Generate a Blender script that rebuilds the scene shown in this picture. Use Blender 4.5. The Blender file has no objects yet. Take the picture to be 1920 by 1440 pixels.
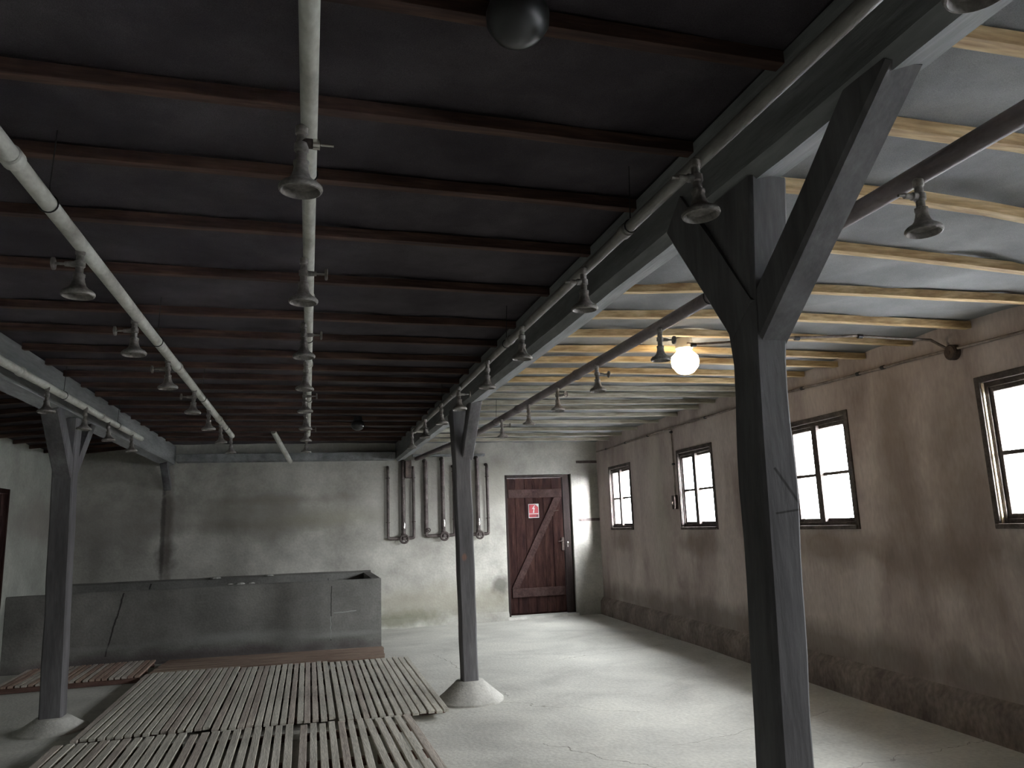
import bpy, bmesh, math, random
from mathutils import Vector, Matrix, noise
R = random.Random(7)
PI = math.pi
C = bpy.context.scene.collection

# ------------------------------------------------------------------ helpers
class MB:
    def __init__(self):
        self.bm = bmesh.new()
    def quadstrip(self, rings, closed=True, cap=True):
        bm = self.bm
        vs = [[bm.verts.new(p) for p in r] for r in rings]
        n = len(vs[0])
        for a, b in zip(vs[:-1], vs[1:]):
            for i in range(n if closed else n - 1):
                j = (i + 1) % n
                bm.faces.new((a[i], a[j], b[j], b[i]))
        if cap and n > 2:
            bm.faces.new(vs[0][::-1]); bm.faces.new(vs[-1])
        return self
    def box(self, x0, x1, y0, y1, z0, z1):
        return self.quadstrip([[(x0, y0, z), (x1, y0, z), (x1, y1, z), (x0, y1, z)] for z in (z0, z1)])
    def beam(self, a, b, w, h, up=(0, 0, 1)):
        """bar from a to b, width w sideways, height h along up"""
        a = Vector(a); b = Vector(b); d = (b - a).normalized(); u = Vector(up)
        s = d.cross(u).normalized(); u = s.cross(d).normalized()
        return self.quadstrip([[p + s * (w / 2) * i + u * (h / 2) * j for i, j in ((-1, -1), (1, -1), (1, 1), (-1, 1))] for p in (a, b)])
    def tube(self, pts, r, n=14, cap=True):
        pts = [Vector(p) for p in pts]
        rings = []; prev = None
        for i, p in enumerate(pts):
            d = (pts[min(i + 1, len(pts) - 1)] - pts[max(i - 1, 0)]).normalized()
            if prev is None:
                prev = d.orthogonal().normalized()
            s = (prev - d * prev.dot(d)).normalized(); t = d.cross(s); prev = s
            rr = r[i] if isinstance(r, (list, tuple)) else r
            rings.append([p + s * rr * math.cos(2 * PI * k / n) + t * rr * math.sin(2 * PI * k / n) for k in range(n)])
        return self.quadstrip(rings, True, cap)
    def lathe(self, c, prof, n=28, axis=(0, 0, 1)):
        a = Vector(axis).normalized(); s = a.orthogonal().normalized(); t = a.cross(s); c = Vector(c)
        rings = [[c + a * h + s * r * math.cos(2 * PI * k / n) + t * r * math.sin(2 * PI * k / n) for k in range(n)] for r, h in prof]
        return self.quadstrip(rings)
    def torus(self, c, R0, r0, axis=(0, 0, 1), n=24, m=8):
        a = Vector(axis).normalized(); s = a.orthogonal().normalized(); t = a.cross(s); c = Vector(c)
        rings = []
        for i in range(n + 1):
            u = 2 * PI * i / n; d = s * math.cos(u) + t * math.sin(u)
            rings.append([c + d * (R0 + r0 * math.cos(2 * PI * k / m)) + a * r0 * math.sin(2 * PI * k / m) for k in range(m)])
        return self.quadstrip(rings, True, False)
    def poly(self, pts, y0, y1):
        """extrude a polygon given in xz between y0 and y1"""
        return self.quadstrip([[(x, y, z) for x, z in pts] for y in (y0, y1)])
    def build(self, name, mat, parent=None, smooth=None, bevel=0, weld=True, sub=0):
        bm = self.bm
        if weld: bmesh.ops.remove_doubles(bm, verts=bm.verts, dist=1e-5)
        bmesh.ops.recalc_face_normals(bm, faces=bm.faces)
        me = bpy.data.meshes.new(name); bm.to_mesh(me); bm.free()
        o = bpy.data.objects.new(name, me); C.objects.link(o)
        me.materials.append(mat)
        if smooth is not None:
            for p in me.polygons: p.use_smooth = True
            try: me.set_sharp_from_angle(angle=math.radians(smooth))
            except Exception: pass
        if bevel:
            m = o.modifiers.new('bevel', 'BEVEL'); m.width = bevel; m.segments = 2; m.limit_method = 'ANGLE'
        if parent: o.parent = parent
        return o

def tag(o, label, cat, group=None, kind=None):
    o['label'] = label; o['category'] = cat
    if group: o['group'] = group
    if kind: o['kind'] = kind
    return o
def empty(name, loc=(0, 0, 0), rz=0):
    o = bpy.data.objects.new(name, None); C.objects.link(o); o.location = loc; o.rotation_euler = (0, 0, rz)
    o.empty_display_size = 0.1
    return o
def struct(o): o['kind'] = 'structure'; return o
def copy_tree(o, parent=None):
    c = o.copy(); C.objects.link(c)
    if parent: c.parent = parent
    for ch in list(o.children): copy_tree(ch, c)
    return c
def cuts(a, b, n, j=0.0):
    return [a + (b - a) * i / n + (R.uniform(-j, j) if 0 < i < n else 0) for i in range(n + 1)]

# ------------------------------------------------------------------ materials
def mat(name, stops, scale=(1, 1, 1), nscale=4, detail=8, rough=.8, bump=.3, bscale=60, metal=0, fine=0.25,
        distort=0.0, stains=None, spec=.3, bdist=.01):
    m = bpy.data.materials.new(name); m.use_nodes = True; nt = m.node_tree; N = nt.nodes; L = nt.links
    bs = N['Principled BSDF']; bs.inputs['Roughness'].default_value = rough; bs.inputs['Metallic'].default_value = metal
    bs.inputs['Specular IOR Level'].default_value = spec
    tc = N.new('ShaderNodeTexCoord'); mp = N.new('ShaderNodeMapping'); mp.inputs['Scale'].default_value = scale
    L.new(tc.outputs['Object'], mp.inputs[0])
    no = N.new('ShaderNodeTexNoise'); no.inputs['Scale'].default_value = nscale; no.inputs['Detail'].default_value = detail
    no.inputs['Roughness'].default_value = .6; no.inputs['Distortion'].default_value = distort
    L.new(mp.outputs[0], no.inputs[0])
    cr = N.new('ShaderNodeValToRGB'); el = cr.color_ramp.elements
    while len(el) < len(stops): el.new(.5)
    for e, (p, c) in zip(el, stops): e.position = p; e.color = (*c, 1)
    L.new(no.outputs[0], cr.inputs[0]); col = cr.outputs[0]
    fn = N.new('ShaderNodeTexNoise'); fn.inputs['Scale'].default_value = bscale; fn.inputs['Detail'].default_value = 6
    L.new(mp.outputs[0], fn.inputs[0])
    if fine:
        mr = N.new('ShaderNodeMapRange'); mr.inputs[1].default_value = .3; mr.inputs[2].default_value = .7
        mr.inputs[3].default_value = 1 - fine; mr.inputs[4].default_value = 1 + fine
        L.new(fn.outputs[0], mr.inputs[0])
        mx = N.new('ShaderNodeMix'); mx.data_type = 'RGBA'; mx.blend_type = 'MULTIPLY'; mx.inputs[0].default_value = 1
        L.new(col, mx.inputs[6]); L.new(mr.outputs[0], mx.inputs[7]); col = mx.outputs[2]
    if stains:
        for fnn in stains: col = fnn(nt, tc, col)
    L.new(col, bs.inputs['Base Color'])
    if bump:
        b = N.new('ShaderNodeBump'); b.inputs['Strength'].default_value = bump; b.inputs['Distance'].default_value = bdist
        ad = N.new('ShaderNodeMath'); ad.operation = 'ADD'
        L.new(fn.outputs[0], ad.inputs[0]); L.new(no.outputs[0], ad.inputs[1])
        L.new(ad.outputs[0], b.inputs['Height']); L.new(b.outputs[0], bs.inputs['Normal'])
    return m

def mathn(nt, op, a, b=None):
    n = nt.nodes.new('ShaderNodeMath'); n.operation = op
    for i, v in enumerate((a, b)):
        if v is None: continue
        if isinstance(v, (int, float)): n.inputs[i].default_value = v
        else: nt.links.new(v, n.inputs[i])
    return n.outputs[0]
def spot(cx, cz, rx, rz, colr, amt=.8, ns=3.0, soft=.5, dist=.5, axis=0):
    """an irregular stain round (cx, cz) in the object's x (or y) and z"""
    def f(nt, tc, col):
        N = nt.nodes; L = nt.links
        sp = N.new('ShaderNodeSeparateXYZ'); L.new(tc.outputs['Object'], sp.inputs[0])
        no = N.new('ShaderNodeTexNoise'); no.inputs['Scale'].default_value = ns; no.inputs['Detail'].default_value = 5
        L.new(tc.outputs['Object'], no.inputs[0])
        dx = mathn(nt, 'DIVIDE', mathn(nt, 'SUBTRACT', sp.outputs[axis], cx), rx)
        dz = mathn(nt, 'DIVIDE', mathn(nt, 'SUBTRACT', sp.outputs[2], cz), rz)
        r = mathn(nt, 'SQRT', mathn(nt, 'ADD', mathn(nt, 'MULTIPLY', dx, dx), mathn(nt, 'MULTIPLY', dz, dz)))
        r = mathn(nt, 'ADD', r, mathn(nt, 'MULTIPLY', mathn(nt, 'SUBTRACT', no.outputs[0], .5), dist * 4))
        mr = N.new('ShaderNodeMapRange'); mr.inputs[1].default_value = 1 - soft; mr.inputs[2].default_value = 1 + soft
        mr.inputs[3].default_value = amt; mr.inputs[4].default_value = 0; L.new(r, mr.inputs[0])
        mx = N.new('ShaderNodeMix'); mx.data_type = 'RGBA'; mx.inputs[7].default_value = (*colr, 1)
        L.new(mr.outputs[0], mx.inputs[0]); L.new(col, mx.inputs[6])
        return mx.outputs[2]
    return f
def crack(x0, z0, x1, z1, w=.006, colr=(.02, .018, .017), wob=.04, ns=6, ax=0, az=2):
    """thin wandering crack between two points of the object's axes ax and az"""
    def f(nt, tc, col):
        N = nt.nodes; L = nt.links
        sp = N.new('ShaderNodeSeparateXYZ'); L.new(tc.outputs['Object'], sp.inputs[0])
        no = N.new('ShaderNodeTexNoise'); no.inputs['Scale'].default_value = ns; no.inputs['Detail'].default_value = 5
        L.new(tc.outputs['Object'], no.inputs[0])
        ln = math.hypot(x1 - x0, z1 - z0); ux, uz = (x1 - x0) / ln, (z1 - z0) / ln
        dx = mathn(nt, 'SUBTRACT', sp.outputs[ax], x0); dz = mathn(nt, 'SUBTRACT', sp.outputs[az], z0)
        t = mathn(nt, 'ADD', mathn(nt, 'MULTIPLY', dx, ux), mathn(nt, 'MULTIPLY', dz, uz))
        s = mathn(nt, 'SUBTRACT', mathn(nt, 'MULTIPLY', dx, uz), mathn(nt, 'MULTIPLY', dz, ux))
        s = mathn(nt, 'ABSOLUTE', mathn(nt, 'ADD', s, mathn(nt, 'MULTIPLY', mathn(nt, 'SUBTRACT', no.outputs[0], .5), wob * 2)))
        inside = mathn(nt, 'MULTIPLY', mathn(nt, 'GREATER_THAN', t, 0), mathn(nt, 'LESS_THAN', t, ln))
        mr = N.new('ShaderNodeMapRange'); mr.inputs[1].default_value = w * .4; mr.inputs[2].default_value = w
        mr.inputs[3].default_value = .9; mr.inputs[4].default_value = 0; L.new(s, mr.inputs[0])
        fac = mathn(nt, 'MULTIPLY', inside, mr.outputs[0])
        mx = N.new('ShaderNodeMix'); mx.data_type = 'RGBA'; mx.inputs[7].default_value = (*colr, 1)
        L.new(fac, mx.inputs[0]); L.new(col, mx.inputs[6])
        return mx.outputs[2]
    return f
def plain(name, c, rough=.5, metal=0, em=None, es=0):
    m = bpy.data.materials.new(name); m.use_nodes = True; b = m.node_tree.nodes['Principled BSDF']
    b.inputs['Base Color'].default_value = (*c, 1); b.inputs['Roughness'].default_value = rough; b.inputs['Metallic'].default_value = metal
    if em: b.inputs['Emission Color'].default_value = (*em, 1); b.inputs['Emission Strength'].default_value = es
    return m

BR = (.16, .115, .09)
M = {}
M['floor'] = mat('concrete floor', [(.3, (.40, .395, .36)), (.5, (.52, .515, .47)), (.72, (.62, .61, .55))], nscale=1.3, rough=.75, bump=.35, bscale=35, fine=.10, distort=.6,
    stains=[crack(1.6, 5.4, 2.9, 3.3, .006, (.2, .19, .16), .12, 5, 0, 1), crack(2.4, 5.0, 3.9, 5.4, .005, (.22, .21, .18), .15, 4, 0, 1),
            crack(1.5, 9.5, 1.75, 6.9, .006, (.25, .24, .2), .1, 5, 0, 1), crack(2.6, 8.4, 4.2, 8.9, .005, (.25, .24, .2), .15, 4, 0, 1),
            crack(2.0, 4.0, 4.4, 4.4, .005, (.22, .2, .18), .2, 4, 0, 1), crack(1.3, 7.0, 2.6, 5.9, .005, (.25, .24, .2), .15, 4, 0, 1)])
M['wall_back'] = mat('limewashed plaster', [(.3, (.27, .26, .235)), (.5, (.41, .40, .36)), (.68, (.54, .53, .48))], nscale=1.6, rough=.9, bump=.4, bscale=30, fine=.08,
    stains=[spot(-.9, 1.75, 1.3, .28, (.24, .22, .19), .55, 1.6), spot(-2.8, 1.7, .9, .35, (.22, .2, .19), .5, 1.6), spot(.3, 1.7, .8, .12, (.3, .29, .22), .5, 2),
            spot(-2.0, 1.2, .12, .22, (.10, .09, .08), .8, 6), spot(-2.0, 1.75, .07, .75, (.12, .10, .09), .75, 7, .5, .35), spot(-2.06, 1.6, .03, .75, (.05, .045, .04), .7, 18, .4, .3), spot(-.35, 2.0, .8, .05, (.2, .18, .15), .5, 2.2, .8, .3), spot(-.9, 1.62, .9, .08, (.2, .18, .15), .45, 2.2, .8, .3),
            spot(2.0, .35, 1.4, .22, (.3, .28, .22), .6, 3), spot(1.4, .12, .7, .12, (.14, .14, .09), .7, 4), spot(3.0, .55, .12, .16, (.12, .115, .1), .8, 6),
            spot(2.95, 2.2, .3, .35, (.36, .34, .28), .5, 3), spot(2.1, 1.9, .95, .55, (.38, .36, .33), .5, 2)])
M['wall_right'] = mat('stained plaster', [(.28, (.26, .205, .19)), (.45, (.40, .33, .305)), (.6, (.49, .42, .385)), (.78, (.60, .54, .50))], scale=(1.3, 1, .45), nscale=1.5, rough=.92, bump=.4, bscale=28, fine=.10, distort=.4,
    stains=[spot(7.3, 1.9, .22, .6, BR, .55, 2.5), spot(7.9, 1.5, .25, .7, BR, .5, 2.5), spot(8.7, 1.12, .45, .22, (.1, .085, .08), .6, 3), spot(6.3, 1.2, .5, .14, BR, .6, 3),
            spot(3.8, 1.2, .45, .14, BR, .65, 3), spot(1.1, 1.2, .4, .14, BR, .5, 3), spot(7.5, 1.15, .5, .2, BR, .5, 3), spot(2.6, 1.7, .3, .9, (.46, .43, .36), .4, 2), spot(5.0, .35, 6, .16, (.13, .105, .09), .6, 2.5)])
M['wall_left'] = mat('whitewashed plaster', [(.3, (.28, .285, .255)), (.55, (.38, .39, .345)), (.75, (.48, .49, .44))], nscale=1.5, rough=.9, bump=.3, bscale=30, fine=.08,
    stains=[spot(11.3, 1.75, .9, .25, (.25, .22, .2), .6, 2, axis=1)])
M['curb'] = mat('dark dirty plaster', [(.3, (.14, .11, .10)), (.5, (.22, .18, .16)), (.7, (.31, .26, .23))], scale=(1, 1, .6), nscale=4, rough=.9, bump=.5, bscale=30)
M['felt_shaded'] = mat('shaded roofing felt', [(.3, (.028, .022, .027)), (.5, (.048, .040, .046)), (.7, (.078, .068, .074))], nscale=2.2, rough=.9, bump=.15, bscale=320, fine=.3)  # dimness of the middle and left bays is put into this colour
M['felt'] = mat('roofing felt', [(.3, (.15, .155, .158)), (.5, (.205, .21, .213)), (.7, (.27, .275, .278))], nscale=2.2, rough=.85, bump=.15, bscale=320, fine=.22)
M['batten'] = mat('pale batten wood', [(.35, (.30, .19, .09)), (.5, (.50, .36, .19)), (.65, (.68, .53, .32))], scale=(.6, 6, 6), nscale=3, rough=.7, bump=.2, bscale=14, fine=.18)
M['grey_batten'] = mat('grey batten wood', [(.35, (.26, .23, .18)), (.5, (.40, .37, .30)), (.65, (.54, .51, .43))], scale=(.6, 6, 6), nscale=3, rough=.75, bump=.2, bscale=14, fine=.18)
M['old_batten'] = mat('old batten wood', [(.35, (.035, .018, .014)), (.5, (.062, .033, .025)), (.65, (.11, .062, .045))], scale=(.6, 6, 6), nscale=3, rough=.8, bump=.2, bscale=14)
M['post'] = mat('tarred grey timber', [(.3, (.07, .066, .068)), (.5, (.115, .11, .113)), (.7, (.175, .17, .173))], scale=(4, 4, .6), nscale=1.6, rough=.75, bump=.22, bscale=14, fine=.12)
M['post_near'] = mat('tarred grey timber', [(.3, (.07, .066, .068)), (.5, (.115, .11, .113)), (.7, (.175, .17, .173))], scale=(4, 4, .6), nscale=1.6, rough=.75, bump=.22, bscale=14, fine=.12, stains=[crack(.03, 1.64, .115, 1.515, .006, wob=.004), crack(.02, 1.505, .12, 1.515, .004, wob=.004)])
M['post_mid'] = mat('tarred grey timber', [(.3, (.07, .066, .068)), (.5, (.115, .11, .113)), (.7, (.175, .17, .173))], scale=(4, 4, .6), nscale=1.6, rough=.75, bump=.22, bscale=14, fine=.12, stains=[spot(-.035, 1.228, .02, .03, (.26, .12, .07), .5, 12, .4, .25)])
M['beam'] = mat('grey hewn beam', [(.3, (.13, .133, .133)), (.5, (.205, .21, .21)), (.7, (.29, .298, .298))], scale=(4, .6, 4), nscale=1.6, rough=.75, bump=.25, bscale=14, fine=.12)
M['pipe'] = mat('dusty painted steel', [(.3, (.30, .29, .25)), (.5, (.52, .52, .47)), (.7, (.66, .67, .62))], scale=(1, .5, 1), nscale=7, rough=.6, bump=.15, bscale=60, fine=.12, metal=.0)
M['pipe_mid'] = mat('backlit grey steel', [(.3, (.12, .11, .10)), (.5, (.19, .18, .165)), (.7, (.27, .26, .24))], scale=(1, .5, 1), nscale=7, rough=.5, bump=.1, bscale=60, fine=.1)  # dark tone holds the backlit look of the thin pipe by the beam
M['pipe_dark'] = mat('backlit brown steel', [(.3, (.09, .075, .075)), (.5, (.14, .115, .115)), (.7, (.20, .17, .165))], scale=(1, .5, 1), nscale=7, rough=.55, bump=.1, bscale=60, fine=.1)  # brown paint, darkened to carry the shade on the backlit side
M['head'] = mat('dusty cast metal', [(.3, (.12, .105, .095)), (.5, (.21, .195, .18)), (.7, (.32, .30, .28))], nscale=14, rough=.55, bump=.2, bscale=90, metal=.2)
M['darkmetal'] = mat('dark rusty metal', [(.3, (.035, .026, .024)), (.5, (.07, .052, .046)), (.7, (.12, .09, .075))], nscale=12, rough=.55, bump=.25, bscale=80, metal=.4)
M['wallpipe'] = mat('old brown pipe metal', [(.3, (.045, .036, .034)), (.5, (.085, .068, .064)), (.7, (.14, .118, .11))], nscale=10, rough=.5, bump=.2, bscale=80, metal=.3)
M['chrome'] = plain('worn nickel', (.62, .6, .56), .22, 1)
M['dark'] = plain('black rubber', (.015, .014, .015), .6)
M['tub'] = mat('grey tub concrete', [(.3, (.12, .118, .108)), (.5, (.17, .168, .155)), (.7, (.23, .228, .21))], nscale=2, rough=.85, bump=.5, bscale=40, fine=.12,
    stains=[crack(-2.16, .85, -2.32, .12, .012, wob=.03), crack(.30, .80, .30, .12, .007, wob=.01), crack(.30, .14, .30, .42, .006, (.36, .38, .35), .02), spot(.35, .19, .55, .03, (.28, .29, .27), .5, 3, .6, .4), spot(-2.6, .22, .6, .03, (.24, .245, .23), .4, 3, .6, .4),
            spot(-1.3, .03, 2.2, .10, (.07, .055, .055), .75, 3), spot(-.7, .25, .75, .05, (.27, .28, .26), .5, 3, .6, .35), crack(.33, .46, .62, .47, .007, (.36, .38, .35), .02)])
def slatmat(name, a, b, c, sc):
    return mat(name, [(.3, a), (.5, b), (.7, c)], scale=sc, nscale=2.4, rough=.8, bump=.35, bscale=16, fine=.22)
M['slat'] = slatmat('weathered slat', (.36, .34, .29), (.50, .475, .41), (.62, .59, .51), (9, .8, 9))
M['slat_b'] = slatmat('brownish slat', (.30, .26, .225), (.43, .38, .33), (.55, .50, .43), (9, .8, 9))
M['slat_r'] = slatmat('reddish slat', (.22, .14, .11), (.34, .24, .19), (.42, .34, .26), (9, .8, 9))
M['slat_x'] = slatmat('brown cross slat', (.16, .105, .08), (.24, .17, .13), (.30, .24, .18), (.8, 9, 9))
M['joist'] = mat('reddish joist', [(.3, (.08, .045, .038)), (.5, (.14, .08, .065)), (.7, (.2, .12, .1))], scale=(.8, 6, 6), nscale=3, rough=.8)
M['footing'] = mat('pale cement', [(.3, (.38, .37, .34)), (.5, (.48, .47, .43)), (.7, (.56, .55, .51))], nscale=6, rough=.85, bump=.4, bscale=50, fine=.1)
M['door'] = mat('dark stained planks', [(.3, (.013, .006, .006)), (.5, (.027, .0125, .011)), (.7, (.048, .024, .019))], scale=(6, 6, .8), nscale=2.5, rough=.85, bump=.3, bscale=14, fine=.2, spec=.08)
M['doordark'] = mat('blackened door jamb', [(.3, (.018, .013, .013)), (.7, (.04, .03, .028))], scale=(6, 6, .8), nscale=2.5, rough=.7, bump=.2, spec=.08)
M['doorlt'] = mat('worn brown board', [(.3, (.026, .014, .014)), (.5, (.042, .025, .023)), (.7, (.062, .04, .036))], scale=(3, 3, 3), nscale=2.5, rough=.85, bump=.3, bscale=14, spec=.08)
M['frame'] = mat('old window wood', [(.3, (.05, .042, .04)), (.5, (.085, .072, .066)), (.7, (.14, .12, .11))], nscale=8, rough=.9, bump=.2, spec=.05)
M['revealw'] = mat('bare window reveal wood', [(.3, (.42, .33, .22)), (.6, (.6, .5, .36))], nscale=6, rough=.7, bump=.2)
M['ceramic'] = plain('white ceramic', (.72, .66, .55), .3)
M['globe'] = plain('lit opal glass', (.9, .85, .75), .3, 0, (1, .80, .52), 24)
M['opaldark'] = plain('dusty grey lamp glass', (.03, .03, .03), .35)
M['ground'] = mat('brightened ground', [(.3, (.72, .73, .74)), (.7, (.82, .83, .84))], nscale=5, rough=.9)
M['red'] = plain('sign red', (.24, .004, .012), .6)
M['white'] = plain('sign white', (.40, .39, .385), .6)
M['debris'] = mat('plaster crumbs', [(.3, (.3, .3, .28)), (.7, (.5, .5, .46))], nscale=9, rough=.9)
g = bpy.data.materials.new('window glass'); g.use_nodes = True; nt = g.node_tree; nt.nodes.remove(nt.nodes['Principled BSDF'])
tr = nt.nodes.new('ShaderNodeBsdfTransparent'); tr.inputs[0].default_value = (.93, .95, .95, 1); gl = nt.nodes.new('ShaderNodeBsdfGlossy'); gl.inputs['Roughness'].default_value = .05
ms = nt.nodes.new('ShaderNodeMixShader')
ms.inputs[0].default_value = .03; nt.links.new(tr.outputs[0], ms.inputs[1]); nt.links.new(gl.outputs[0], ms.inputs[2])
nt.links.new(ms.outputs[0], nt.nodes['Material Output'].inputs[0]); M['glass'] = g

# ------------------------------------------------------------------ room
YB = 12.2; YF = -4.2; XL = -3.42
def clamp(v, a=0, b=1): return max(a, min(b, v))
def cz(x, y):
    z = 2.845
    if x < -2.0: z -= .15 * clamp((-2.0 - x) / 1.4)
    if x > 2.6: z -= .13 * clamp((x - 2.6) / 1.8) * clamp((7.5 - y) / 4.5, 0, 1.3)
    return z
# floor
m = MB(); bm = m.bm
xs = cuts(-3.7, 5.1, 44); ys = cuts(YF - .1, YB + .15, 80)
def grid(bm, xs, ys, fz):
    vv = [[bm.verts.new((x, y, fz(x, y))) for x in xs] for y in ys]
    for j in range(len(ys) - 1):
        for i in range(len(xs) - 1): bm.faces.new((vv[j][i], vv[j][i + 1], vv[j + 1][i + 1], vv[j + 1][i]))
grid(bm, xs, ys, lambda x, y: 0.004 * noise.noise(Vector((x * .9, y * .9, 0))) - .004)
struct(m.build('floor', M['floor'], smooth=60))
# ceiling
m = MB(); bm = m.bm
def fcz(x, y):
    f = noise.noise(Vector((x * 1.3 + y * .8, y * 2.6, 0))) * .010 + noise.noise(Vector(((x + y * .35) * 5, (y - x * .25) * 1.6, 3))) * .008
    if x > 1.42: f = f * 1.3 + noise.noise(Vector(((x + y * .7) * 3.2, (y - x * .6) * .9, 9))) * .022
    w = math.sin((x * .9 + y * .45) * 9 + 2.5 * noise.noise(Vector((x, y, 5)))) * .004
    return cz(x, y) + .012 + f + w
grid(bm, cuts(-3.7, 5.1, 150), cuts(YF - .1, YB + .15, 300), fcz)
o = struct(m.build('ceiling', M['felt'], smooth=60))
o.data.materials.append(M['felt_shaded'])          # bays left of the right beam: felt darkened to stand for their shade
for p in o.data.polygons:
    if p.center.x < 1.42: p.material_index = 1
# wall back with door hole
DX0, DX1, DZ1 = 3.13, 4.29, 2.31
m = MB()
m.box(-3.7, DX0, YB, YB + .25, -.05, 3.0); m.box(DX1, 5.2, YB, YB + .25, -.05, 3.0); m.box(DX0, DX1, YB, YB + .25, DZ1, 3.0)
m.box(DX0, DX1, YB + .02, YB + .25, -.05, .03)
struct(m.build('wall_back', M['wall_back'], weld=False))
# rough plaster skirting of the back wall right of the tub
m = MB(); m.quadstrip([[(x, YB, -.02), (x, YB - .05 - .012 * math.sin(x * 5), -.02), (x, YB - .03, .09 + .02 * math.sin(x * 7)), (x, YB, .13)] for x in cuts(.96, DX0, 14)])
struct(m.build('baseboard_back', M['wall_back'], smooth=40))
# wall left with a door hole
LD0, LD1, LDZ = 9.15, 10.22, 2.12
m = MB()
m.box(XL - .25, XL, LD1, YB + .2, -.05, 3.0); m.box(XL - .25, XL, YF, LD0, -.05, 3.0); m.box(XL - .25, XL, LD0, LD1, LDZ, 3.0)
struct(m.build('wall_left', M['wall_left'], weld=False))
m = MB(); m.box(-3.7, 5.3, YF - .25, YF, -.05, 3.0); struct(m.build('wall_front', M['curb']))
# wall right (slightly skewed), windows cut out
A = Vector((4.77, 12.2, 0)); Bp = Vector((4.36, 4.1, 0)); U = (Bp - A).normalized()
ANG = math.atan2(U.y, U.x); NRM = Vector((-U.y, U.x, 0))
def rw(s, out=0, z=0): return A + U * s + NRM * out + Vector((0, 0, z))
def s_of_y(y): return (12.2 - y) / -U.y
WZ0, WZ1 = 1.39, 2.32
WIN = [(.66, 1.55), (3.33, 4.23), (5.84, 6.74), (8.20, 9.12), (10.75, 11.65), (13.3, 14.2)]
wr = MB(); edges = [-.3] + [v for w in WIN for v in w] + [16.8]; T = .09
for i in range(0, len(edges), 2): wr.box(edges[i], edges[i + 1], 0, T, -.05, 3.0)
for a, b in WIN: wr.box(a, b, 0, T, -.05, WZ0); wr.box(a, b, 0, T, WZ1, 3.0)
o = wr.build('wall_right', M['wall_right'], weld=False); struct(o); o.location = A; o.rotation_euler.z = ANG
m = MB(); m.quadstrip([[(s, .0, -.02), (s, -.07 - .008 * math.sin(s * 3), -.02), (s, -.06 - .006 * math.sin(s * 5), .20 + .012 * math.sin(s * 2.3)), (s, -.035, .235 + .01 * math.sin(s * 4)), (s, 0, .27)] for s in cuts(0, 16.5, 90)])
o = m.build('baseboard_right', M['curb'], smooth=40); struct(o); o.location = A; o.rotation_euler.z = ANG

def window(n, a, b):
    w = empty('window_%d' % n, rw(a, 0, WZ0), ANG); struct(w)
    W = b - a; H = WZ1 - WZ0; d0, d1 = .012, .075
    m = MB(); t = .035
    m.box(0, t, d0, d1, 0, H); m.box(W - t, W, d0, d1, 0, H); m.box(t, W - t, d0, d1, 0, t); m.box(t, W - t, d0, d1, H - t, H)
    m.box(-.045, 0, -.014, .012, -.03, H + .045); m.box(W, W + .045, -.014, .012, -.03, H + .045); m.box(0, W, -.014, .012, H, H + .045)
    m.build('window_frame', M['frame'], w, bevel=.004, weld=False)
    m = MB(); m.box(.001, .012, -.004, d0, 0.0, H); m.box(W - .012, W - .001, -.004, d0, 0, H)
    m.build('reveal_board', M['revealw'] if n == 4 else M['frame'], w)
    m = MB(); m.box(-.03, W + .03, -.03, d0, -.03, .004); m.build('window_sill', M['frame'], w, bevel=.005)
    for k in (0, 1):
        x0 = t + k * (W / 2 - t); x1 = x0 + W / 2 - t; f = .03
        m = MB(); e0, e1 = d0 + .012, d0 + .055
        m.box(x0, x0 + f, e0, e1, t, H - t); m.box(x1 - f, x1, e0, e1, t, H - t)
        m.box(x0 + f, x1 - f, e0, e1, t, t + f); m.box(x0 + f, x1 - f, e0, e1, H - t - f, H - t)
        m.box(x0 + f, x1 - f, e0 - .002, e1 - .006, H * .49 - .013, H * .49 + .013)
        c = m.build('casement', M['frame'], w, bevel=.003)
        for z0, z1 in ((t + f, H * .49 - .01), (H * .49 + .01, H - t - f)):
            m = MB(); m.box(x0 + f - .004, x1 - f + .004, d0 + .032, d0 + .036, z0 - .003, z1 + .003)
            m.build('window_pane', M['glass'], c)
    m = MB(); m.box(W / 2 - .04, W / 2 + .04, d0 - .024, d0 + .012, t, H - t); m.build('cover_strip', M['frame'], w, bevel=.003)
    # portal for sampling the daylight through this opening
    ld = bpy.data.lights.new('daylight_portal', 'AREA'); ld.shape = 'RECTANGLE'; ld.size = W; ld.size_y = H
    lo = bpy.data.objects.new('daylight_portal', ld); C.objects.link(lo)
    ld.cycles.is_portal = True
    lo.location = rw((a + b) / 2, T + .01, (WZ0 + WZ1) / 2)
    lo.rotation_euler = (-NRM).to_track_quat('-Z', 'Y').to_euler()
for i, (a, b) in enumerate(WIN): window(i + 1, a, b)

# unseen ground outside, made this pale to bounce daylight onto the ceiling
m = MB(); m.quadstrip([[(x, y, -.3) for x in (4.9, 60)] for y in (-40, 60)], closed=False, cap=False)
tag(m.build('ground', M['ground']), 'pale brightened ground outside the windows', 'ground')
C.objects['ground']['kind'] = 'structure'

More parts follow.
